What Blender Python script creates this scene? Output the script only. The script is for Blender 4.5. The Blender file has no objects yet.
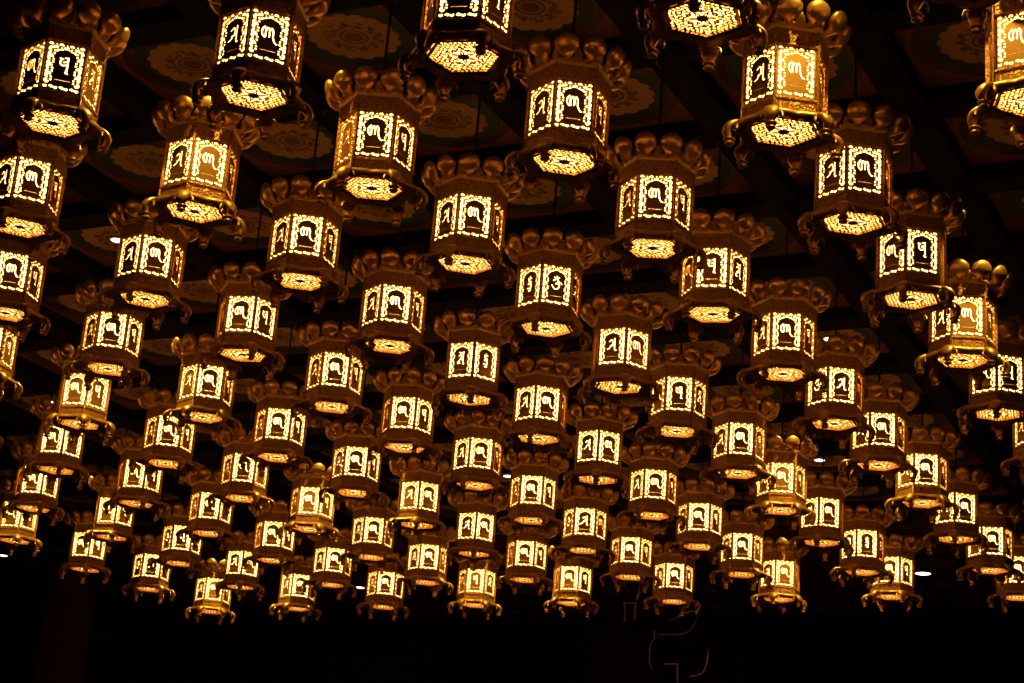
import bpy, bmesh, math, random
from mathutils import Vector, Matrix

random.seed(7)
SC = bpy.context.scene
COL = SC.collection
W, Hh = 1024, 683

# ------------------------------------------------------------------ camera
F_PX, PITCH, ROLL, TH, C0, K0, HB = (1908.35, 0.32851, 0.07912, -0.47550, -5.3386, 5.8660, 3.4561)
EYE = 1.6
Z_LAN = EYE + HB            # height of the lantern bottoms
Z_CEIL = EYE + 4.56         # painted ceiling


def cam_axes():
    up = Vector((0, -math.cos(PITCH), math.sin(PITCH)))
    fw = Vector((0, math.sin(PITCH), math.cos(PITCH)))
    rt = Vector((1, 0, 0))
    c, s = math.cos(ROLL), math.sin(ROLL)
    R = Matrix(((c, -s, 0), (s, c, 0), (0, 0, 1)))
    return R @ up, R @ rt, R @ fw


UP, RT, FW = cam_axes()     # world z, x, y written in (image right, image down, view)


def to_world(a):
    a = Vector(a)
    return Vector((a.dot(RT), a.dot(FW), a.dot(UP)))


cam_data = bpy.data.cameras.new('camera')
cam = bpy.data.objects.new('camera', cam_data)
COL.objects.link(cam)
cx_, cy_, cz_ = to_world((1, 0, 0)), to_world((0, -1, 0)), to_world((0, 0, -1))
m4 = Matrix.Identity(4)
for i in range(3):
    m4[i][0], m4[i][1], m4[i][2] = cx_[i], cy_[i], cz_[i]
m4[2][3] = EYE
cam.matrix_world = m4
cam_data.sensor_width = 36.0
cam_data.lens = F_PX * 36.0 / W
cam_data.clip_end = 200
SC.camera = cam

# ------------------------------------------------------------------ light and exposure
SC.view_settings.view_transform = 'Standard'
SC.view_settings.look = 'None'
SC.view_settings.exposure = 0.0
SC.view_settings.gamma = 1.0
SC.view_settings.use_curve_mapping = False
world = bpy.data.worlds.new('world')
SC.world = world
world.use_nodes = True
world.node_tree.nodes['Background'].inputs[0].default_value = (0.02, 0.012, 0.008, 1)
world.node_tree.nodes['Background'].inputs[1].default_value = 0.04
SC.cycles.max_bounces = 5
SC.cycles.diffuse_bounces = 3
SC.cycles.glossy_bounces = 3
SC.cycles.sample_clamp_indirect = 2.0
SC.cycles.use_denoising = True
DIFF_E = 2.5      # glow of the paper / frosted glass itself
BULB_W = 3.2       # watts of the bulb inside each lantern
SPOT_W = 110.0

CT, ST = math.cos(TH), math.sin(TH)
U = Vector((CT, ST, 0)); V = Vector((-ST, CT, 0))


def grid(c, k, z):
    p = U * (c + C0) + V * (k + K0)
    return Vector((p.x, p.y, z))


def project(p):
    q = p - Vector((0, 0, EYE))
    x, y, z = (q.x * RT[i] + q.y * FW[i] + q.z * UP[i] for i in range(3))
    return W / 2 + F_PX * x / z, Hh / 2 + F_PX * y / z, z


def ray(px, py):
    return to_world(((px - W / 2) / F_PX, (py - Hh / 2) / F_PX, 1.0))


# ------------------------------------------------------------------ materials
def new_mat(name):
    m = bpy.data.materials.new(name)
    m.use_nodes = True
    nt = m.node_tree
    for n in list(nt.nodes):
        nt.nodes.remove(n)
    out = nt.nodes.new('ShaderNodeOutputMaterial')
    return m, nt, out


def metal_mat(name, col, col2, rough, metallic=0.9, bump=0.25, scale=60, rvar=0.15):
    m, nt, out = new_mat(name)
    b = nt.nodes.new('ShaderNodeBsdfPrincipled')
    tc = nt.nodes.new('ShaderNodeTexCoord')
    n = nt.nodes.new('ShaderNodeTexNoise'); n.inputs['Scale'].default_value = scale
    n.inputs['Detail'].default_value = 4
    cr = nt.nodes.new('ShaderNodeMix'); cr.data_type = 'RGBA'
    cr.inputs[6].default_value = (*col, 1); cr.inputs[7].default_value = (*col2, 1)
    nt.links.new(tc.outputs['Object'], n.inputs['Vector'])
    nt.links.new(n.outputs['Fac'], cr.inputs[0])
    nt.links.new(cr.outputs[2], b.inputs['Base Color'])
    b.inputs['Metallic'].default_value = metallic
    mr = nt.nodes.new('ShaderNodeMapRange')
    mr.inputs[3].default_value = rough - rvar; mr.inputs[4].default_value = rough + rvar
    nt.links.new(n.outputs['Fac'], mr.inputs[0]); nt.links.new(mr.outputs[0], b.inputs['Roughness'])
    bp = nt.nodes.new('ShaderNodeBump'); bp.inputs['Strength'].default_value = bump
    bp.inputs['Distance'].default_value = 0.004
    nt.links.new(n.outputs['Fac'], bp.inputs['Height']); nt.links.new(bp.outputs[0], b.inputs['Normal'])
    nt.links.new(b.outputs[0], out.inputs[0])
    return m


def engraved_mat(name, col, col2):
    """brass sheet with engraved scrolls (voronoi rings as relief)"""
    m, nt, out = new_mat(name)
    b = nt.nodes.new('ShaderNodeBsdfPrincipled')
    tc = nt.nodes.new('ShaderNodeTexCoord')
    v = nt.nodes.new('ShaderNodeTexVoronoi'); v.inputs['Scale'].default_value = 55
    w = nt.nodes.new('ShaderNodeMath'); w.operation = 'MULTIPLY'; w.inputs[1].default_value = 14
    s = nt.nodes.new('ShaderNodeMath'); s.operation = 'SINE'
    mr = nt.nodes.new('ShaderNodeMapRange'); mr.inputs[1].default_value = -1; mr.inputs[2].default_value = 1
    nt.links.new(tc.outputs['Object'], v.inputs['Vector'])
    nt.links.new(v.outputs['Distance'], w.inputs[0]); nt.links.new(w.outputs[0], s.inputs[0])
    nt.links.new(s.outputs[0], mr.inputs[0])
    cr = nt.nodes.new('ShaderNodeMix'); cr.data_type = 'RGBA'
    cr.inputs[6].default_value = (*col, 1); cr.inputs[7].default_value = (*col2, 1)
    nt.links.new(mr.outputs[0], cr.inputs[0]); nt.links.new(cr.outputs[2], b.inputs['Base Color'])
    bp = nt.nodes.new('ShaderNodeBump'); bp.inputs['Strength'].default_value = 0.6
    bp.inputs['Distance'].default_value = 0.003
    nt.links.new(mr.outputs[0], bp.inputs['Height']); nt.links.new(bp.outputs[0], b.inputs['Normal'])
    b.inputs['Metallic'].default_value = 0.4; b.inputs['Roughness'].default_value = 0.45
    nt.links.new(b.outputs[0], out.inputs[0])
    return m


def plain_mat(name, col, rough=0.6, metallic=0.0, bump=0.1, scale=8):
    return metal_mat(name, col, tuple(x * 0.7 for x in col), rough, metallic, bump, scale, 0.08)


M_BODY = engraved_mat('engraved_brass', (0.56, 0.26, 0.065), (0.26, 0.10, 0.03))
M_RIM = metal_mat('polished_brass', (0.95, 0.62, 0.20), (0.80, 0.45, 0.12), 0.22, 0.95, 0.1, 40, 0.08)
M_LEAF = metal_mat('lotus_brass', (0.90, 0.52, 0.15), (0.62, 0.30, 0.08), 0.36, 0.8, 0.35, 45, 0.12)
M_FOOT = metal_mat('shaded_brass', (0.78, 0.43, 0.12), (0.48, 0.22, 0.06), 0.40, 0.7, 0.35, 45, 0.12)  # petal brass darkened: shade on feet and base is put into the colour
M_FRET = metal_mat('pierced_brass', (0.55, 0.28, 0.08), (0.38, 0.18, 0.05), 0.4, 0.8, 0.2, 60, 0.08)
M_LIP = metal_mat('highlight_brass_lip', (1.0, 0.70, 0.26), (0.9, 0.55, 0.16), 0.35, 0.45, 0.05, 40, 0.05)  # brass lightened: the highlight along the cornice lip is put into the colour
M_ROD = plain_mat('dark_iron', (0.02, 0.017, 0.015), 0.6, 0.5)
M_WOOD = plain_mat('dark_stained_wood', (0.010, 0.005, 0.004), 0.9)
M_WOOD.node_tree.nodes['Principled BSDF'].inputs['Specular IOR Level'].default_value = 0.1
M_WALL = plain_mat('dark_wall_paint', (0.012, 0.008, 0.007), 0.8)
M_RED = plain_mat('dark_red_lacquer', (0.12, 0.03, 0.02), 0.5)
M_WHITE = plain_mat('white_enamel', (0.5, 0.47, 0.42), 0.5)

m, nt, out = new_mat('frosted_glass')
em = nt.nodes.new('ShaderNodeEmission'); em.inputs[0].default_value = (1.0, 0.50, 0.070, 1)
em.inputs[1].default_value = DIFF_E
tr = nt.nodes.new('ShaderNodeBsdfTranslucent'); tr.inputs[0].default_value = (0.95, 0.88, 0.72, 1)
ad = nt.nodes.new('ShaderNodeAddShader')
nt.links.new(em.outputs[0], ad.inputs[0]); nt.links.new(tr.outputs[0], ad.inputs[1])
nt.links.new(ad.outputs[0], out.inputs[0])
M_GLASS = m

m, nt, out = new_mat('downlight_lens')
em = nt.nodes.new('ShaderNodeEmission'); em.inputs[0].default_value = (1.0, 0.88, 0.68, 1)
em.inputs[1].default_value = 6.0
nt.links.new(em.outputs[0], out.inputs[0])
M_LENS = m


# ------------------------------------------------------------------ mesh helpers
def link(name, me, mat, parent=None, smooth=False):
    me.materials.clear(); me.materials.append(mat)
    if smooth:
        for p in me.polygons:
            p.use_smooth = True
    o = bpy.data.objects.new(name, me)
    COL.objects.link(o)
    if parent:
        o.parent = parent
    return o


def from_bm(name, bm, mat, parent=None, smooth=False):
    bmesh.ops.recalc_face_normals(bm, faces=bm.faces)
    me = bpy.data.meshes.new(name)
    bm.to_mesh(me); bm.free()
    return link(name, me, mat, parent, smooth)


def box(bm, lo, hi, mat=None):
    x0, y0, z0 = lo; x1, y1, z1 = hi
    vs = [bm.verts.new(v) for v in ((x0, y0, z0), (x1, y0, z0), (x1, y1, z0), (x0, y1, z0),
                                    (x0, y0, z1), (x1, y0, z1), (x1, y1, z1), (x0, y1, z1))]
    if mat is not None:
        for v in vs:
            v.co = mat @ v.co
    for f in ((0, 3, 2, 1), (4, 5, 6, 7), (0, 1, 5, 4), (1, 2, 6, 5), (2, 3, 7, 6), (3, 0, 4, 7)):
        bm.faces.new([vs[i] for i in f])


def rings_to_bm(bm, rings, close_ends=True, close_loop=False):
    """rings: list of equally long point lists"""
    vr = [[bm.verts.new(p) for p in r] for r in rings]
    n = len(vr[0])
    seq = list(zip(vr[:-1], vr[1:]))
    if close_loop:
        seq.append((vr[-1], vr[0]))
    for a, b in seq:
        for i in range(n):
            j = (i + 1) % n
            bm.faces.new((a[i], a[j], b[j], b[i]))
    if close_ends and not close_loop:
        bm.faces.new(vr[0][::-1]); bm.faces.new(vr[-1])
    return vr


def lathe(bm, prof, n, cx=0, cy=0, rot=0.0, cap=True):
    rings = []
    for r, z in prof:
        rings.append([Vector((cx + r * math.cos(rot + 2 * math.pi * i / n), cy + r * math.sin(rot + 2 * math.pi * i / n), z)) for i in range(n)])
    rings_to_bm(bm, rings, cap)


def tube(bm, pts, r, n=6, close=False):
    pts = [Vector(p) for p in pts]
    rings = []
    for i, p in enumerate(pts):
        a = pts[(i - 1) % len(pts)] if (close or i) else p
        b = pts[(i + 1) % len(pts)] if (close or i < len(pts) - 1) else p
        t = (b - a).normalized()
        s = t.cross(Vector((0, 0, 1)))
        if s.length < 1e-3:
            s = t.cross(Vector((0, 1, 0)))
        s.normalize(); q = s.cross(t).normalized()
        rr = r[i] if isinstance(r, (list, tuple)) else r
        rings.append([p + s * rr * math.cos(2 * math.pi * j / n) + q * rr * math.sin(2 * math.pi * j / n) for j in range(n)])
    rings_to_bm(bm, rings, True, close)


# marching squares: thin metal sheet wherever f(x,y) > 0
def pierced_sheet(f, x0, x1, y0, y1, nx, ny, thick):
    xs = [x0 + (x1 - x0) * i / nx for i in range(nx + 1)]
    ys = [y0 + (y1 - y0) * j / ny for j in range(ny + 1)]
    F = [[f(x, y) for y in ys] for x in xs]
    verts = {}; coords = []; faces = []

    def vid(key, p):
        if key not in verts:
            verts[key] = len(coords); coords.append(p)
        return verts[key]

    for i in range(nx):
        for j in range(ny):
            cs = [(i, j), (i + 1, j), (i + 1, j + 1), (i, j + 1)]
            vals = [F[a][b] for a, b in cs]
            if all(v <= 0 for v in vals):
                continue
            poly = []
            for q in range(4):
                a, b = cs[q], cs[(q + 1) % 4]
                va, vb = vals[q], vals[(q + 1) % 4]
                if va > 0:
                    poly.append(vid(a, (xs[a[0]], ys[a[1]])))
                if (va > 0) != (vb > 0):
                    t = min(0.98, max(0.02, va / (va - vb)))
                    poly.append(vid(('e', min(a, b), max(a, b)),
                                    (xs[a[0]] + (xs[b[0]] - xs[a[0]]) * t, ys[a[1]] + (ys[b[1]] - ys[a[1]]) * t)))
            if len(poly) > 2:
                faces.append(poly)
    n = len(coords)
    edges = {}
    for fc in faces:
        for a, b in zip(fc, fc[1:] + fc[:1]):
            edges[(a, b)] = edges.get((a, b), 0) + 1
    allf = [list(fc) for fc in faces] + [[v + n for v in fc[::-1]] for fc in faces]
    for (a, b) in edges:
        if (b, a) not in edges:
            allf.append([b, a, a + n, b + n])
    co = [(x, y, thick) for x, y in coords] + [(x, y, 0) for x, y in coords]
    return co, allf


def seg_d(px, py, a, b):
    ax, ay = a; bx, by = b
    dx, dy = bx - ax, by - ay
    L = dx * dx + dy * dy
    t = 0 if L == 0 else max(0, min(1, ((px - ax) * dx + (py - ay) * dy) / L))
    return math.hypot(px - ax - dx * t, py - ay - dy * t)


def spl(pts, n=6):
    """Catmull-Rom through 2-D points"""
    res = []
    P = [pts[0]] + list(pts) + [pts[-1]]
    for i in range(1, len(P) - 2):
        p0, p1, p2, p3 = P[i - 1], P[i], P[i + 1], P[i + 2]
        for q in range(n):
            t = q / n
            res.append(tuple(0.5 * (2 * p1[d] + (p2[d] - p0[d]) * t + (2 * p0[d] - 5 * p1[d] + 4 * p2[d] - p3[d]) * t * t
                                    + (3 * p1[d] - p0[d] - 3 * p2[d] + p3[d]) * t ** 3) for d in range(len(p1))))
    res.append(tuple(pts[-1]))
    return res


# ------------------------------------------------------------------ the six seed letters on the lantern faces
GLYPHS = {
    'om': [[(-.55, .35), (-.1, .62), (.3, .35), (.05, .02), (-.15, .0)], [(.0, .0), (.45, -.25), (.2, -.75), (-.4, -.75), (-.75, -.3)],
           [(.25, .05), (.6, .2), (.85, -.05)], [(-.4, .85), (.0, .72), (.4, .9)], [(.0, 1.02), (.03, 1.05)]],
    'ma': [[(.45, .95), (.45, -.75), (.75, -.9)], [(-.55, .5), (-.15, .75), (.1, .5), (.05, -.1)], [(-.35, -.15), (.1, -.1), (.45, .0)],
           [(-.2, -.15), (-.45, -.5), (-.85, -.7)]],
    'ni': [[(-.62, .85), (-.95, .45), (-.92, -.05), (-.65, -.35)], [(-.50, .60), (-.48, -.30)], [(-.48, .35), (-.25, .78), (-.02, .45), (-.02, -.25)],
           [(-.02, .35), (.22, .78), (.44, .45), (.46, -.20), (.70, -.75), (1.0, -.92)]],
    'pad': [[(-.65, .8), (-.3, .7)], [(-.5, .72), (-.6, .25), (-.25, -.05), (.25, .1)], [(-.15, .35), (.25, .5)], [(.0, .9), (.35, .85)],
            [(.35, .95), (.35, -.6), (.2, -.85), (.5, -.95)]],
    'me': [[(.4, .8), (.4, -.8), (.65, -.9)], [(-.5, .4), (-.1, .6), (.15, .3), (-.1, .0)], [(-.35, -.2), (.05, -.1), (.4, .0)],
           [(-.25, -.2), (-.7, -.7), (-.2, -.75)], [(-.45, 1.0), (.1, .88), (.5, 1.0)]],
    'hum': [[(-.35, .8), (.35, .8)], [(.1, .8), (-.3, .5), (.2, .3), (.3, .1), (-.35, .0)], [(-.1, .0), (.35, -.25), (.1, -.6), (-.45, -.6)],
            [(.1, -.6), (.25, -.95), (-.2, -1.0)], [(.0, 1.05), (.04, 1.08)]],
}
ORDER = ['om', 'ma', 'ni', 'pad', 'me', 'hum']

PW, PH = 0.165, 0.234     # one face panel


def comma(cx, cy, r, a0, a1, w0, w1, n=6):
    """a curled comma-shaped opening: arc centre line that thins out, as discs along the arc"""
    res = []
    for i in range(n + 1):
        t = i / n
        a = math.radians(a0 + (a1 - a0) * t)
        rr = r * (1 - 0.25 * t)
        res.append((cx + rr * math.cos(a), cy + rr * math.sin(a), 1.12 * (w0 + (w1 - w0) * t)))
    return res


def border_openings():
    H = []
    for sd in (-1, 1):
        for i in range(8):
            y = 0.046 + i * 0.0212
            up = 1 if i % 2 else -1

            def C(dx, dy, r, a0, a1, w0, w1):      # mirrored for the left side
                if sd > 0:
                    H.append(comma(PW / 2 - dx, y + dy, r, a0, a1, w0, w1))
                else:
                    H.append(comma(-PW / 2 + dx, y + dy, r, 180 - a0, 180 - a1, w0, w1))
            C(.0170, 0, .0080, 85 * up, -95 * up, .0050, .0026)
            C(.0250, .0075 * up, .0044, 60 + 90 * up, 60 - 40 * up, .0035, .0025)
            C(.0315, -.0040 * up, .0030, 180, 60, .0035, .0020)
            C(.0160, -.0015 * up, .0006, 0, 90, .0017, .0017)
    for i in range(7):                      # head row
        x = (i - 3) * 0.0224
        H.append(comma(x, PH - 0.0195, 0.0070, 205, 335, 0.0038, 0.0044) if i % 2 else comma(x, PH - 0.0150, 0.0066, 160, 20, 0.0042, 0.0036))
        H.append(comma(x, PH - (0.0110 if i % 2 else 0.0250), 0.0005, 0, 90, 0.0026, 0.0022))
    for sd in (-1, 1):                      # spandrels above the pointed arch
        H.append(comma(sd * 0.0330, PH - 0.0410, 0.0060, 90 - sd * 100, 90 + sd * 40, 0.0042, 0.0026))
        H.append(comma(sd * 0.0190, PH - 0.0350, 0.0040, 90 - sd * 90, 90 + sd * 60, 0.0032, 0.0024))
        H.append(comma(sd * 0.0070, PH - 0.0310, 0.0030, 90 - sd * 60, 90 + sd * 60, 0.0026, 0.0020))
    for i in range(7):                      # foot row
        x = (i - 3) * 0.0226
        u = 1 if i % 2 else -1
        H.append(comma(x, 0.0190 - .001 * u, 0.0064, 90 * u - 75, 90 * u + 65, 0.0042, 0.0030))
        H.append(comma(x + .0030, 0.0185 - .0035 * u, 0.0006, 0, 90, 0.0022, 0.0016))
    return H


_OPEN = border_openings()


def panel_func(glyph):
    strokes = []
    gx, gy, gw, gh = 0.001, PH * 0.550, 0.034, 0.040
    for st in GLYPHS[glyph]:
        sp = spl(st, 5)
        strokes.append([(gx + x * gw, gy + y * gh) for x, y in sp])

    def f(x, y):
        met = 1.0
        for H in _OPEN:
            c = H[3]
            if abs(x - c[0]) > 0.022 or abs(y - c[1]) > 0.022:
                continue
            for hx, hy, w in H:
                met = min(met, math.hypot(x - hx, y - hy) - w)
        if abs(x) < 0.048 and 0.036 < y < 0.200:
            g = min(seg_d(x, y, a, b) for st in strokes for a, b in zip(st, st[1:]))
            met = min(met, g - 0.0033)
            if 0.048 < y < 0.062:           # small slots of the lotus seat
                xx = (x + 0.0305) / 0.0061
                if -0.5 < xx < 10.5:
                    met = min(met, math.hypot((x + 0.0305) - round(xx) * 0.0061, (y - 0.055) * 0.6) - 0.0013)
        ed = min(PW / 2 - abs(x), y, PH - y)
        return max(met, 0.0050 - ed)
    return f


def bottom_func(R):
    def f(x, y):
        r = math.hypot(x, y); a = math.atan2(y, x)
        hexd = min(R * math.cos(math.pi / 6) - (x * math.cos(math.pi / 3 * k + math.pi / 6) + y * math.sin(math.pi / 3 * k + math.pi / 6)) for k in range(6))
        if hexd < 0:
            return -0.001 + hexd
        met = 0.0030 - hexd
        met = max(met, 0.0165 + 0.0075 * math.cos(12 * a) - r)      # boss with teeth
        sec = math.pi / 3
        edge = 0.072 + 0.012 * math.cos(6 * a)
        if r < edge:
            b = (a + sec / 2) % sec - sec / 2
            lx, ly = r * math.cos(b), r * math.sin(b)
            met = max(met, 0.0055 - math.hypot(lx - 0.050, ly), 0.0036 - abs(math.hypot(lx - 0.050, ly) - 0.0115) if lx > 0.049 else -1)
            met = max(met, (0.0032 - abs(math.hypot(lx - 0.068, abs(ly) - 0.014) - 0.0105)) if lx < 0.070 else -1)
            b2 = a % sec - sec / 2
            l2, m2 = r * math.cos(b2), r * math.sin(b2)
            met = max(met, (0.0030 - abs(abs(m2) - 0.0060 * math.sin(l2 * 60))) if l2 < 0.066 else -1)
            met = max(met, 0.0024 - (edge - r))
        else:
            best = 1.0
            s = 0.0190
            j0 = y / (s * 0.866)
            for j in (math.floor(j0), math.floor(j0) + 1):
                xo = 0.5 * s if j % 2 else 0
                i0 = (x - xo) / s
                for i in (math.floor(i0), math.floor(i0) + 1):
                    h = math.sin(i * 12.9 + j * 78.2) * 43758.5; h -= math.floor(h)
                    cx, cy = xo + i * s + (h - .5) * 0.006, j * s * 0.866 + (h - .5) * 0.004
                    an = h * 6.28
                    dx, dy = x - cx, y - cy
                    u, v = dx * math.cos(an) + dy * math.sin(an), -dx * math.sin(an) + dy * math.cos(an)
                    best = min(best, math.hypot(u * 0.72, v * 1.25 + 26 * u * u - .001) - 0.0066)
            met = max(met, best)
        return met
    return f


# ------------------------------------------------------------------ one lantern
RB = 0.183                    # corner radius of the hexagonal body
AP = RB * math.cos(math.pi / 6)
PZ = 0.079                    # lower edge of the face panels
ZT = 0.385                    # cornice height
RG = 0.150                    # bottom glass
FRONT = -math.pi / 2          # face 0 looks towards -y


def hexring(R, z, rot=FRONT + math.pi / 6):
    return [Vector((R * math.cos(rot + math.pi / 3 * i), R * math.sin(rot + math.pi / 3 * i), z)) for i in range(6)]


def build_body():
    bm = bmesh.new()
    # lower band: closed hexagonal ring (outer skin + inner skin)
    prof = [(RB - .002, -.004), (RB + .003, .004), (RB - .002, .010), (RB - .002, .064), (RB + .004, .068), (RB + .004, .075),
            (RB - .001, PZ), (RB - .022, PZ), (RB - .022, -.004)]
    rings_to_bm(bm, [hexring(r, z) for r, z in prof], False, True)
    z1 = PZ + PH
    prof = [(RB - .001, z1), (RB + .004, z1 + .003), (RB + .004, z1 + .011), (RB - .001, z1 + .014), (RB + .002, z1 + .074),
            (RB + .002, z1 + .089), (RB - .03, z1 + .091), (RB - .022, z1)]
    rings_to_bm(bm, [hexring(r, z) for r, z in prof], False, True)
    # corner posts
    for i in range(6):
        a = FRONT + math.pi / 6 + math.pi / 3 * i
        mt = Matrix.Rotation(a, 4, 'Z')
        box(bm, (RB - .016, -.0050, .0), (RB + .0030, .0050, z1 + .09), mt)
    # shallow roof
    rings_to_bm(bm, [hexring(RB - .005, z1 + .090), hexring(.10, z1 + .122), hexring(.035, z1 + .15), hexring(.02, z1 + .19)], True)
    return bm


def build_cornice():
    bm = bmesh.new()
    z1 = PZ + PH
    rings_to_bm(bm, [hexring(r, z1 + z) for r, z in ((RB + .001, .072), (RB + .004, .074), (RB + .005, .078), (RB + .009, .080), (RB + .012, .084), (RB + .012, .093),
                                                     (RB + .009, .096), (RB - .02, .096), (RB - .02, .092), (RB + .001, .090))], False, True)
    return bm


def sweep_ell(bm, secs, ang, n=10):
    """elliptical sections (r, z, width, thickness) along a radial curve; ang = azimuth"""
    er = Vector((math.cos(ang), math.sin(ang), 0)); et = Vector((-math.sin(ang), math.cos(ang), 0)); ez = Vector((0, 0, 1))
    pts = [er * s[0] + ez * s[1] for s in secs]
    rings = []
    for i, s in enumerate(secs):
        a = pts[max(0, i - 1)]; b = pts[min(len(pts) - 1, i + 1)]
        t = (b - a).normalized(); nrm = t.cross(et).normalized()
        rings.append([pts[i] + et * (s[2] / 2 * math.cos(2 * math.pi * j / n)) + nrm * (s[3] / 2 * math.sin(2 * math.pi * j / n)) for j in range(n)])
    rings_to_bm(bm, rings, True)


def build_petal(ang):
    bm = bmesh.new()
    secs = [(.160, .402, .036, .018), (.180, .405, .034, .020), (.199, .410, .040, .026), (.212, .418, .072, .036), (.225, .429, .102, .046),
            (.238, .445, .112, .050), (.247, .463, .104, .046), (.251, .477, .078, .038), (.249, .486, .042, .024), (.245, .489, .010, .008)]
    sweep_ell(bm, spl(secs, 2), ang, 12)
    # fine spine ridge with a tiny curled tip
    return bm


def build_collar():
    bm = bmesh.new()
    # inner row of small pointed petals between the big ones, joined by a ring
    rings_to_bm(bm, [[Vector((r * math.cos(a), r * math.sin(a), z)) for a in [2 * math.pi * i / 24 for i in range(24)]]
                     for r, z in ((.155, .400), (.180, .402), (.186, .408), (.176, .416), (.155, .424))], False, True)
    for i in range(12):
        a = FRONT + math.pi / 6 * i
        secs = [(.158, .402, .040, .014), (.178, .409, .046, .018), (.194, .421, .040, .016), (.205, .434, .020, .010), (.209, .444, .004, .003)]
        sweep_ell(bm, spl(secs, 2), a, 8)
    return bm


def build_base():
    """flared base plate with concave sides and a rolled rim"""
    bm = bmesh.new()
    n = 72

    def outline(rc, ra):
        pts = []
        for i in range(n):
            a = 2 * math.pi * i / n
            b = ((a - (FRONT + math.pi / 6) + math.pi / 6) % (math.pi / 3)) / (math.pi / 3) * 2 - 1   # 0 at the corner
            t = abs(b)
            pts.append((rc + (ra - rc) * (t ** 0.9) * (1.0 if t < 1 else 1), a))
        return pts
    lv = []
    for rc, ra, z in ((.186, .162, .014), (.200, .171, .015), (.214, .179, .009), (.223, .184, .000), (.224, .184, -.009), (.216, .178, -.016),
                      (.196, .168, -.013), (.178, .158, -.008), (RG + .004, RG * .87 + .006, -.006)):
        lv.append([Vector((r * math.cos(a), r * math.sin(a), z)) for r, a in outline(rc, ra)])
    lv.append([Vector((v.x, v.y, .012)) for v in lv[-1]])
    rings_to_bm(bm, lv, False, True)
    return bm


def build_rim():
    bm = bmesh.new()
    prof = [(RG + .010, -.014), (RG + .008, -.003), (RG - .004, -.003), (RG - .003, -.006), (RG + .006, -.015)]
    rings_to_bm(bm, [hexring(r, z) for r, z in prof], False, True)
    return bm


def build_foot(ang):
    bm = bmesh.new()
    secs = [(.170, .002, .034, .018), (.192, .006, .048, .024), (.216, -.002, .062, .032), (.236, -.018, .070, .036),
            (.245, -.038, .058, .036), (.240, -.058, .038, .030), (.232, -.072, .026, .024)]
    sweep_ell(bm, spl(secs, 2), ang, 10)
    er = Vector((math.cos(ang), math.sin(ang), 0))
    c = er * .230
    lathe(bm, [(.010, -.066), (.021, -.070), (.026, -.074), (.021, -.079), (.013, -.082), (.013, -.085), (.019, -.089), (.021, -.094), (.015, -.100), (.004, -.104)],
          12, c.x, c.y)
    et = Vector((-math.sin(ang), math.cos(ang), 0))
    for s in (-1, 1):       # small side curls
        pts = []
        for i in range(9):
            t = i / 8
            q = -0.6 + t * 5.2
            rr = 0.024 * (1 - 0.6 * t)
            base = er * (.222) + Vector((0, 0, -.034))
            pts.append(base + et * (s * (.032 + rr * math.cos(q) * .6)) + Vector((0, 0, 1)) * rr * math.sin(q) - er * .01)
        tube(bm, pts, [.006 * (1 - .45 * i / 8) for i in range(9)], 6)
    return bm


def build_glass():
    bm = bmesh.new()
    rings_to_bm(bm, [hexring(RB - .0165, PZ - .004), hexring(RB - .0165, PZ + PH + .004)], False)
    ringb = hexring(RG - .004, .004)
    bm.faces.new([bm.verts.new(p) for p in ringb])
    # side walls joining the two so that the bulb stays enclosed
    rings_to_bm(bm, [hexring(RG - .004, .004), hexring(RG - .004, .010), hexring(RB - .022, PZ - .004), hexring(RB - .0165, PZ - .004)], False)
    top = hexring(RB - .0165, PZ + PH + .004)
    bm.faces.new([bm.verts.new(p) for p in top])
    bmesh.ops.remove_doubles(bm, verts=bm.verts, dist=0.0005)
    return bm


def panel_mesh(glyph, idx):
    co, fc = pierced_sheet(panel_func(glyph), -PW / 2, PW / 2, 0, PH, 96, 124, .0035)
    a = FRONT + math.pi / 3 * idx
    n = Vector((math.cos(a), math.sin(a), 0)); t = Vector((-math.sin(a), math.cos(a), 0))
    pts = [n * (AP - .010 + z) + t * x + Vector((0, 0, PZ + y)) for x, y, z in co]
    me = bpy.data.meshes.new('openwork_panel_' + glyph)
    me.from_pydata([tuple(p) for p in pts], [], fc)
    me.update()
    return me


def build_grille():
    co, fc = pierced_sheet(bottom_func(RG - .004), -RG, RG, -RG, RG, 140, 140, .003)
    me = bpy.data.meshes.new('bottom_grille')
    me.from_pydata([(x, y, -.007 + z) for x, y, z in co], [], fc)
    me.update()
    # rotate so its corners meet the body's corners
    me.transform(Matrix.Rotation(FRONT + math.pi / 6, 4, 'Z'))
    return me


def make_lantern():
    root = bpy.data.objects.new('hanging_lantern', None)
    COL.objects.link(root)
    from_bm('lantern_body', build_body(), M_BODY, root)
    from_bm('cornice', build_cornice(), M_LIP, root)
    from_bm('glass_shade', build_glass(), M_GLASS, root)
    for i, g in enumerate(ORDER):
        link('openwork_panel', panel_mesh(g, i - 2), M_FRET, root)
    gr = link('bottom_grille', build_grille(), M_FRET, root)
    from_bm('grille_rim', build_rim(), M_RIM, gr)
    from_bm('base_plate', build_base(), M_FOOT, root, True)
    for i in range(6):
        from_bm('foot', build_foot(FRONT + math.pi / 6 + math.pi / 3 * i), M_FOOT, root, True)
    cr = from_bm('lotus_crown', build_collar(), M_LEAF, root, True)
    for i in range(12):
        from_bm('petal', build_petal(FRONT + math.pi / 12 + math.pi / 6 * i), M_LEAF, cr, True)
    bm = bmesh.new()
    L = Z_CEIL - Z_LAN - 0.10
    lathe(bm, [(.0065, .45), (.0065, L)], 8)
    lathe(bm, [(.012, L - .05), (.035, L - .02), (.038, L)], 12)
    from_bm('hanging_rod', bm, M_ROD, root)
    return root


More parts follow.
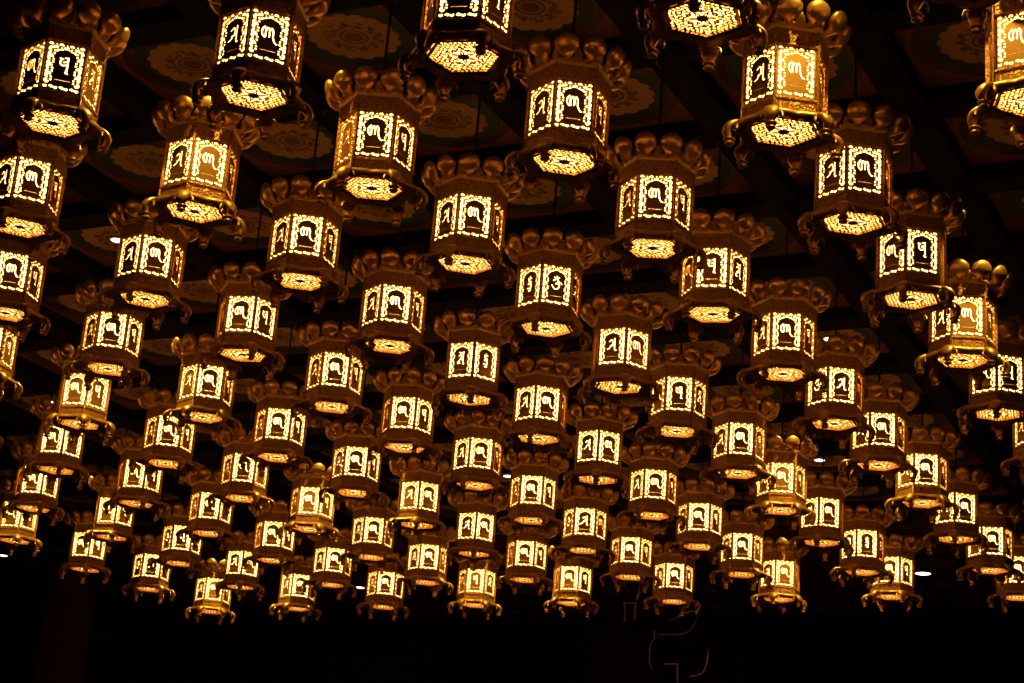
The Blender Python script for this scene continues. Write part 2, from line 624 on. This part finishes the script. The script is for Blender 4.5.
def kids(o):
    return [c for c in bpy.data.objects if c.parent == o]


def copy_tree(o, tree, parent=None):
    c = o.copy(); COL.objects.link(c)
    if parent:
        c.parent = parent
    for ch in tree.get(o.name, []):
        copy_tree(ch, tree, c)
    return c


# yaw of the front face relative to the viewer (degrees) and the letter it shows, read off the photograph
INFO = {
 (0, 0): (-3, 'pad'), (0, 1): (-14, 'ni'), (1, 0): (-12, 'ni'), (2, 0): (14, 'ni'), (1, 1): (5, 'ni'), (2, 1): (-9, 'ni'), (3, 1): (-17, 'ni'),
 (4, 1): (20, 'ni'), (-1, 1): (-8, 'ni'), (-1, 2): (-9, 'ni'), (0, 2): (-2, 'ni'), (-2, 3): (4, 'ni'), (-1, 3): (18, 'ni'), (1, 2): (-9, 'ni'),
 (0, 3): (-4, 'ni'), (1, 3): (-15, 'om'), (2, 2): (0, 'ni'), (2, 3): (6, 'pad'), (1, 4): (22, 'ma'), (3, 2): (-19, 'ni'), (3, 3): (-21, 'pad'),
 (3, 4): (-10, 'ni'), (2, 4): (-5, 'ni'), (-3, 4): (25, 'ni'), (-4, 5): (25, 'ni'), (-5, 6): (18, 'ni'), (-2, 4): (-6, 'ni'), (-3, 5): (4, 'ni'),
 (-4, 6): (18, 'ni'), (-5, 7): (28, 'ni'), (-3, 6): (5, 'ni'), (-4, 7): (6, 'ni'), (-1, 4): (1, 'ni'), (-2, 5): (7, 'ni'), (0, 4): (29, 'me'),
 (-1, 5): (14, 'ni'), (-2, 6): (2, 'ni'), (0, 5): (-17, 'ni'), (-1, 6): (-9, 'ni'), (-3, 7): (11, 'ni'), (-2, 7): (-28, 'ni'), (0, 6): (-28, 'ni'),
 (1, 5): (-1, 'pad'), (-1, 7): (5, 'ni'), (1, 6): (-5, 'ni'), (0, 7): (-6, 'ni'), (1, 7): (-3, 'ni'), (0, 8): (4, 'ni'), (2, 5): (-16, 'ma'),
 (2, 6): (-11, 'ni'), (3, 5): (-28, 'pad'), (2, 7): (-11, 'ni'), (1, 8): (-22, 'ni'), (2, 8): (-27, 'ni'), (-6, 7): (25, 'ni'), (-6, 8): (28, 'ni'),
 (-5, 8): (2, 'ma'), (-6, 9): (2, 'ma'), (-5, 9): (-28, 'ni'), (-6, 10): (-2, 'ni'), (-4, 8): (10, 'ni'), (-4, 9): (-7, 'ni'), (-5, 10): (-8, 'ni'),
 (-3, 8): (-2, 'ni'), (-3, 9): (-6, 'ni'), (-4, 10): (0, 'ni'), (-2, 8): (-29, 'ni'), (-3, 10): (6, 'pad'), (-2, 9): (8, 'ni'), (-1, 8): (1, 'ma'),
 (-1, 9): (5, 'ni'), (-2, 10): (13, 'ni'), (-1, 10): (-5, 'ni'), (0, 9): (-2, 'ni'), (0, 10): (-18, 'ni'), (1, 9): (-14, 'hum'), (1, 10): (8, 'ni'),
 (2, 9): (-9, 'ni'), (2, 10): (0, 'ni'), (-2, 2): (0, 'ni'), (3, 0): (-22, 'ni'), (4, 0): (-27, 'ni'),
}
# where the centre of the bottom grille hangs off its even grid position, in photo pixels at the lantern's own distance
SEEN = {
 (0, 0): (53, 122.5), (0, 1): (195, 210), (0, 2): (300, 280), (0, 3): (390, 345), (0, 4): (470, 398), (0, 5): (538, 438), (0, 6): (597, 479),
 (1, 0): (254, 94), (1, 1): (372, 187), (1, 2): (465.5, 263), (1, 3): (546, 328), (1, 4): (619.5, 386), (1, 5): (677, 431), (1, 6): (738, 472.5),
 (2, 0): (463.5, 55.5), (2, 1): (564.5, 161), (2, 2): (653, 247), (2, 3): (713, 314), (2, 4): (783, 373), (2, 5): (834, 423), (2, 6): (878, 464.5),
 (2, 7): (922, 502), (3, 0): (702.5, 17), (3, 1): (783.5, 131), (3, 2): (853, 222), (3, 3): (911, 298.5), (3, 4): (963, 359), (3, 5): (998, 413),
 (-1, 1): (19.5, 226.5), (-1, 2): (145.5, 298), (-1, 3): (243, 354), (-1, 4): (332, 406), (-1, 5): (405, 447), (-1, 6): (475, 484.5),
 (-2, 2): (5, 312), (-2, 3): (108, 368), (-2, 4): (203, 416), (-2, 5): (277, 457), (-2, 6): (353.5, 492), (-6, 7): (15, 540.5), (-6, 8): (86, 569), (-6, 9): (149, 589), (-6, 10): (211, 611),
 (1, 9): (862, 571), (1, 10): (892, 596), (2, 8): (956, 538), (2, 9): (990, 569), (2, 10): (1019, 596), (3, 6): (1043, 460), (-5, 6): (34, 508),
}
SPOTLIT = {(3, 1): 1.0, (4, 1): 1.0, (3, 4): 1.0, (0, 1): .8, (1, 7): .9, (-3, 4): .6, (1, 4): .45, (-6, 10): .6, (-3, 10): .7, (-5, 10): .5,
           (-3, 7): .4, (0, 10): .6, (2, 7): .35, (1, 1): .35, (-2, 7): .5, (-2, 4): .3, (-2, 10): .5}

first = make_lantern()
TREE = {}
for o in bpy.data.objects:
    if o.parent:
        TREE.setdefault(o.parent.name, []).append(o)

ORD = ['first', 'second', 'third', 'fourth', 'fifth', 'sixth', 'seventh', 'eighth', 'ninth', 'tenth', 'eleventh', 'twelfth']
cells = []
for k in range(0, 11):
    row = []
    for c in range(-6, 5):
        p = grid(c, k, Z_LAN)
        x, y, d = project(p)
        if -48 < x < 1074:
            row.append((c, k, p, x, y, d))
    cells.append(row)
used = False
LAN = {}
for k, row in enumerate(cells):
    vis = [r for r in row if -40 < r[3] < 1064]
    for c, k, p, x, y, d in row:
        ln = first if not used else copy_tree(first, TREE)
        used = True
        if (c, k) in SEEN:
            dx, dy = SEEN[(c, k)][0] - x, SEEN[(c, k)][1] - y
            p = p + Vector((dx * d / F_PX, 0, 0))
            p.z -= dy * d / F_PX / 0.93
        phi, g = INFO.get((c, k), (0, 'ni'))
        az = math.atan2(p.x, p.y)               # viewer azimuth, clockwise from +y
        # local face 'ni' looks to -y; om, ma lie to its left as seen by the viewer
        steps = ORDER.index(g) - 2
        ln.location = p
        ln.rotation_euler = (0, 0, -az - math.radians(phi) - steps * math.pi / 3)
        n = [q[:2] for q in vis].index((c, k)) if (c, k) in [q[:2] for q in vis] else None
        ln['category'] = 'lantern'
        ln['group'] = 'brass lotus lanterns hung in rows under the ceiling'
        look = 'spotlit golden' if SPOTLIT.get((c, k), 0) >= .6 else 'glowing brass'
        if n is None:
            lab = '%s lantern cut by the frame edge in the %s row from top' % (look, ORD[k])
        else:
            lab = '%s hexagonal lantern, %s from left in the %s slanting row from top' % (look, ORD[n], ORD[k])
        ln['label'] = lab
        LAN[(c, k)] = ln
        # bulb inside
        ld = bpy.data.lights.get('lantern_bulb') or bpy.data.lights.new('lantern_bulb', 'POINT')
        ld.energy = BULB_W; ld.color = (1.0, 0.83, 0.48); ld.shadow_soft_size = 0.02
        lo = bpy.data.objects.new('bulb', ld); COL.objects.link(lo)
        lo.parent = ln; lo.location = (0, 0, .185)

# ------------------------------------------------------------------ ceiling with painted coffers
def ceiling_material():
    m, nt, out = new_mat('painted_coffers')
    L = nt.links

    def N(t, **k):
        n = nt.nodes.new(t)
        for a, b in k.items():
            setattr(n, a, b)
        return n

    def math_(op, a, b=None):
        n = N('ShaderNodeMath', operation=op)
        for i, v in enumerate((a, b)):
            if v is None:
                continue
            if isinstance(v, (int, float)):
                n.inputs[i].default_value = v
            else:
                L.new(v, n.inputs[i])
        return n.outputs[0]
    tc = N('ShaderNodeTexCoord'); sp = N('ShaderNodeSeparateXYZ')
    L.new(tc.outputs['Object'], sp.inputs[0])
    fx = math_('SUBTRACT', math_('FRACT', math_('ADD', sp.outputs[0], 100.0)), 0.5)
    fy = math_('SUBTRACT', math_('FRACT', math_('ADD', sp.outputs[1], 100.0)), 0.5)
    r = math_('SQRT', math_('ADD', math_('MULTIPLY', fx, fx), math_('MULTIPLY', fy, fy)))
    a = math_('ARCTAN2', fy, fx)
    sc = math_('ABSOLUTE', math_('SINE', math_('MULTIPLY', a, 8.0)))       # 16 scallops
    redge = math_('ADD', 0.222, math_('MULTIPLY', sc, 0.020))
    noise = N('ShaderNodeTexNoise'); noise.inputs['Scale'].default_value = 30
    L.new(tc.outputs['Object'], noise.inputs['Vector'])

    def lt(x, y):
        return math_('LESS_THAN', x, y)

    def mix(f, A, B):
        n = N('ShaderNodeMix', data_type='RGBA')
        L.new(f, n.inputs[0])
        for i, v in ((6, A), (7, B)):
            if isinstance(v, tuple):
                n.inputs[i].default_value = (*v, 1)
            else:
                L.new(v, n.inputs[i])
        return n.outputs[2]
    maroon = (0.32, 0.09, 0.075); teal = (0.010, 0.036, 0.034); cream = (0.72, 0.40, 0.18)
    brown = (0.20, 0.065, 0.035); lilac = (0.32, 0.20, 0.19)
    vor = N('ShaderNodeTexVoronoi'); vor.inputs['Scale'].default_value = 34
    L.new(tc.outputs['Object'], vor.inputs['Vector'])
    spots = lt(vor.outputs['Distance'], 0.32)
    ground = mix(spots, maroon, (0.30, 0.12, 0.08))
    col = ground
    ring = lt(math_('ABSOLUTE', math_('SUBTRACT', r, 0.385)), 0.008)
    col = mix(ring, col, (0.32, 0.13, 0.07))
    ring2 = lt(math_('ABSOLUTE', math_('SUBTRACT', r, 0.345)), 0.022)
    col = mix(ring2, col, (0.10, 0.035, 0.035))
    col = mix(lt(r, 0.318), col, teal)
    col = mix(lt(r, redge), col, cream)
    # twelve blossoms around the eye
    blo = math_('MULTIPLY', math_('GREATER_THAN', math_('SINE', math_('MULTIPLY', a, 12.0)), -0.2),
                lt(math_('ABSOLUTE', math_('SUBTRACT', r, 0.125)), 0.030))
    blo = math_('MULTIPLY', blo, math_('GREATER_THAN', noise.outputs['Fac'], 0.45))
    col = mix(blo, col, brown)
    blo2 = math_('MULTIPLY', math_('LESS_THAN', math_('SINE', math_('MULTIPLY', a, 12.0)), -0.4),
                 lt(math_('ABSOLUTE', math_('SUBTRACT', r, 0.110)), 0.020))
    col = mix(blo2, col, lilac)
    col = mix(lt(r, 0.078), col, brown)
    col = mix(lt(r, 0.064), col, (0.50, 0.30, 0.16))
    col = mix(lt(r, 0.048), col, brown)
    col = mix(math_('MULTIPLY', math_('SUBTRACT', noise.outputs['Fac'], 0.3), 0.5), col, (0.12, 0.05, 0.03))
    b = N('ShaderNodeBsdfPrincipled'); b.inputs['Roughness'].default_value = 0.65
    L.new(col, b.inputs['Base Color']); L.new(b.outputs[0], out.inputs[0])
    return m


def structure(o):
    o['kind'] = 'structure'
    return o


LAT = Matrix.Rotation(TH, 4, 'Z')
origin = grid(0, 0, Z_CEIL)
CMIN, CMAX, KMIN, KMAX = -13, 8, -4, 16
bm = bmesh.new()
box(bm, (CMIN, KMIN, 0), (CMAX, KMAX, .1))
ceil = structure(from_bm('ceiling', bm, ceiling_material()))
ceil.location = origin; ceil.rotation_euler = (0, 0, TH)
bm = bmesh.new()
BWD = 0.095
for c in range(CMIN, CMAX + 1):
    box(bm, (c - BWD, KMIN, -.10), (c + BWD, 11, 0))
for k in range(KMIN, 12):
    box(bm, (CMIN, k - BWD, -.096), (CMAX, k + BWD, 0))
bea = structure(from_bm('trim_1', bm, M_WOOD))
bea.location = origin; bea.rotation_euler = (0, 0, TH)

# recessed downlights: most sit at the centre of a coffer, one every third coffer
DOWN = [((-2.5, 3.5), 'on a ceiling flower at the upper left'), ((-2.5, 9.5), 'in the middle between two lantern columns'),
        ((.5, 9.5), 'on a pale ceiling flower at the right'), ((-5.5, 6.5), 'at the far left'), ((1.5, 6.5), 'half hidden at upper right'),
        ((.5, .5), 'at the top left, cut off by the frame'), ((3.5, .5), 'at the top right, cut off by the frame'), ((3.5, 3.5), 'at the right edge of the ceiling field'),
        ((-2.5, 6.5), 'hidden above the lanterns left of centre'), ((-5.5, 9.5), 'hidden above the lanterns at lower left'),
        ((3.5, 9.5), 'hidden above the lanterns at lower right'),
        ((923, 573), 'bright, low at the right beyond the lanterns'), ((360, 587), 'low in the middle beyond the lanterns'),
        ((76, 579), 'low at the left under a lantern'), ((3, 555), 'at the left frame edge')]
for q, note in DOWN:
    if q[0] != int(q[0]):
        p = grid(q[0], q[1], Z_CEIL)
    else:
        rr = ray(*q)
        t = (Z_CEIL - EYE) / rr.z
        p = Vector((rr.x * t, rr.y * t, Z_CEIL))
    root = bpy.data.objects.new('downlight', None); COL.objects.link(root)
    root.location = p
    if q[0] == int(q[0]):
        root.scale = (1.8, 1.8, 1) if q[0] == 923 else (1.25, 1.25, 1)
    bm = bmesh.new()
    rings_to_bm(bm, [[Vector((r * math.cos(a), r * math.sin(a), z)) for a in [2 * math.pi * i / 24 for i in range(24)]]
                     for r, z in ((.058, 0), (.058, -.008), (.046, -.010), (.044, -.004), (.044, 0))], False, True)
    from_bm('trim_ring', bm, M_WHITE, root)
    bm = bmesh.new()
    lathe(bm, [(.044, -.001), (.044, -.005)], 24)
    from_bm('lens', bm, M_LENS, root)
    x, y, d = project(p)
    print('downlight', q, round(x), round(y))
    root['label'] = 'small round white ceiling downlight ' + note
    root['category'] = 'ceiling light'
    root['group'] = 'recessed downlights in the ceiling'
    if q[0] != int(q[0]):
        ld = bpy.data.lights.new('downlight_beam', 'SPOT')
        ld.energy = SPOT_W; ld.color = (1.0, 0.68, 0.11)
        ld.spot_size = math.radians(82); ld.spot_blend = 0.25; ld.shadow_soft_size = 0.03
        lo = bpy.data.objects.new('beam', ld); COL.objects.link(lo)
        lo.parent = root; lo.location = (0, 0, -.03)

# ------------------------------------------------------------------ the dark hall
def slab(name, lo, hi, mat):
    bm = bmesh.new(); box(bm, lo, hi)
    return structure(from_bm(name, bm, mat))


slab('floor', (-14, -6, -.1), (14, 30, 0), M_WALL)
slab('wall_back', (-14, 24.6, 0), (14, 24.8, 8), M_WALL)
slab('wall_left', (-14.2, -6, 0), (-14, 30, 8), M_WALL)
slab('wall_right', (14, -6, 0), (14.2, 30, 8), M_WALL)
slab('wall_front', (-14, -6.2, 0), (14, -6, 8), M_WALL)
# square red pillar at the far left
root = bpy.data.objects.new('pillar', None); COL.objects.link(root)
D = 22.3
a0 = ray(44, 610); a1 = ray(91, 620)
xa, xb = a0.x * D / a0.y, a1.x * D / a1.y
bm = bmesh.new()
wd = xb - xa
box(bm, (-wd / 2, 0, .35), (wd / 2, wd, Z_CEIL - .11))
bmesh.ops.bevel(bm, geom=list(bm.edges), offset=.02, segments=2, affect='EDGES')
from_bm('shaft', bm, M_RED, root)
bm = bmesh.new()
box(bm, (-wd / 2 - .06, -.06, 0), (wd / 2 + .06, wd + .06, .30)); box(bm, (-wd / 2 - .03, -.03, .30), (wd / 2 + .03, wd + .03, .36))
from_bm('plinth', bm, M_WOOD, root)
root.location = ((xa + xb) / 2, D, 0)
root['label'] = 'dim dark red square pillar below the lanterns at lower left'
root['category'] = 'pillar'

# dark carved shrine whose gilded edges barely show under the middle lanterns
D = 18.6


def sh(px, py, dy=0.0):
    r = ray(px, py)
    return Vector((r.x * D / r.y, dy, EYE + r.z * D / r.y))


root = bpy.data.objects.new('carved_shrine', None); COL.objects.link(root)
bx = sh(668, 640).x
top = sh(668, 622).z


def loc(px, py, dy=0.0):
    p = sh(px, py, dy)
    return Vector((p.x - bx, dy, p.z))


bm = bmesh.new()
box(bm, (-.85, 0, 0), (.85, .9, .35)); box(bm, (-.75, .05, .35), (.75, .85, top - .22))
box(bm, (-.82, 0, top - .22), (.82, .88, top - .12)); box(bm, (-.6, .1, top - .12), (.6, .8, top))
from_bm('cabinet', bm, M_WOOD, root)
for pts in ([(679, 615), (694, 612), (696, 621), (689, 631), (679, 635), (657, 635)],
            [(668, 620), (675, 620), (680, 615)],
            [(654, 631), (654, 639), (650, 647), (649, 661), (652, 670)],
            [(664, 664.5), (676, 664.5), (677, 666), (677, 683)],
            [(708, 650), (706, 665), (701, 674), (689, 677)]):
    q = [loc(x, y) for x, y in pts]
    q = [Vector((v[0], -.03, v[1])) for v in spl([(v.x, v.z) for v in q], 4)]
    bm = bmesh.new(); tube(bm, q, .007, 6)
    mo = from_bm('gilded_moulding', bm, M_LIP, root, True)
    mo['label'] = 'thin gilded moulding'
# small finial on the left shoulder: ring head on a framed neck
bm = bmesh.new()
c = loc(630.5, 592)
rings = []
for rr, dy in ((.085, -.03), (.098, -.015), (.098, .015), (.085, .03)):
    rings.append([Vector((c.x + rr * math.cos(2 * math.pi * i / 28), dy, c.z + rr * 1.15 * math.sin(2 * math.pi * i / 28))) for i in range(28)])
rings_to_bm(bm, rings, True)
a, b = loc(624.5, 604), loc(634.5, 622)
box(bm, (a.x, -.03, top - .05), (b.x, .03, a.z + .02))
fin = from_bm('finial', bm, M_WOOD, root)
for pts in ([(624.5, 622), (624, 604), (635, 604), (634, 622)], [(636, 601), (639, 594), (639, 588)]):
    q = [loc(x, y) for x, y in pts]
    bm = bmesh.new(); tube(bm, [Vector((v.x, -.045, v.z)) for v in q], .014, 8)
    from_bm('gilded_moulding', bm, M_LIP, fin, True)
root.location = (bx, D, 0)
root['label'] = 'dark carved shrine with faint gilded edges below the middle lanterns'
root['category'] = 'shrine'

print('far corner', [tuple(round(v, 1) for v in project(grid(*q, Z_CEIL))) for q in ((-6, 11), (3, 11), (-6, 16), (3, 16))])
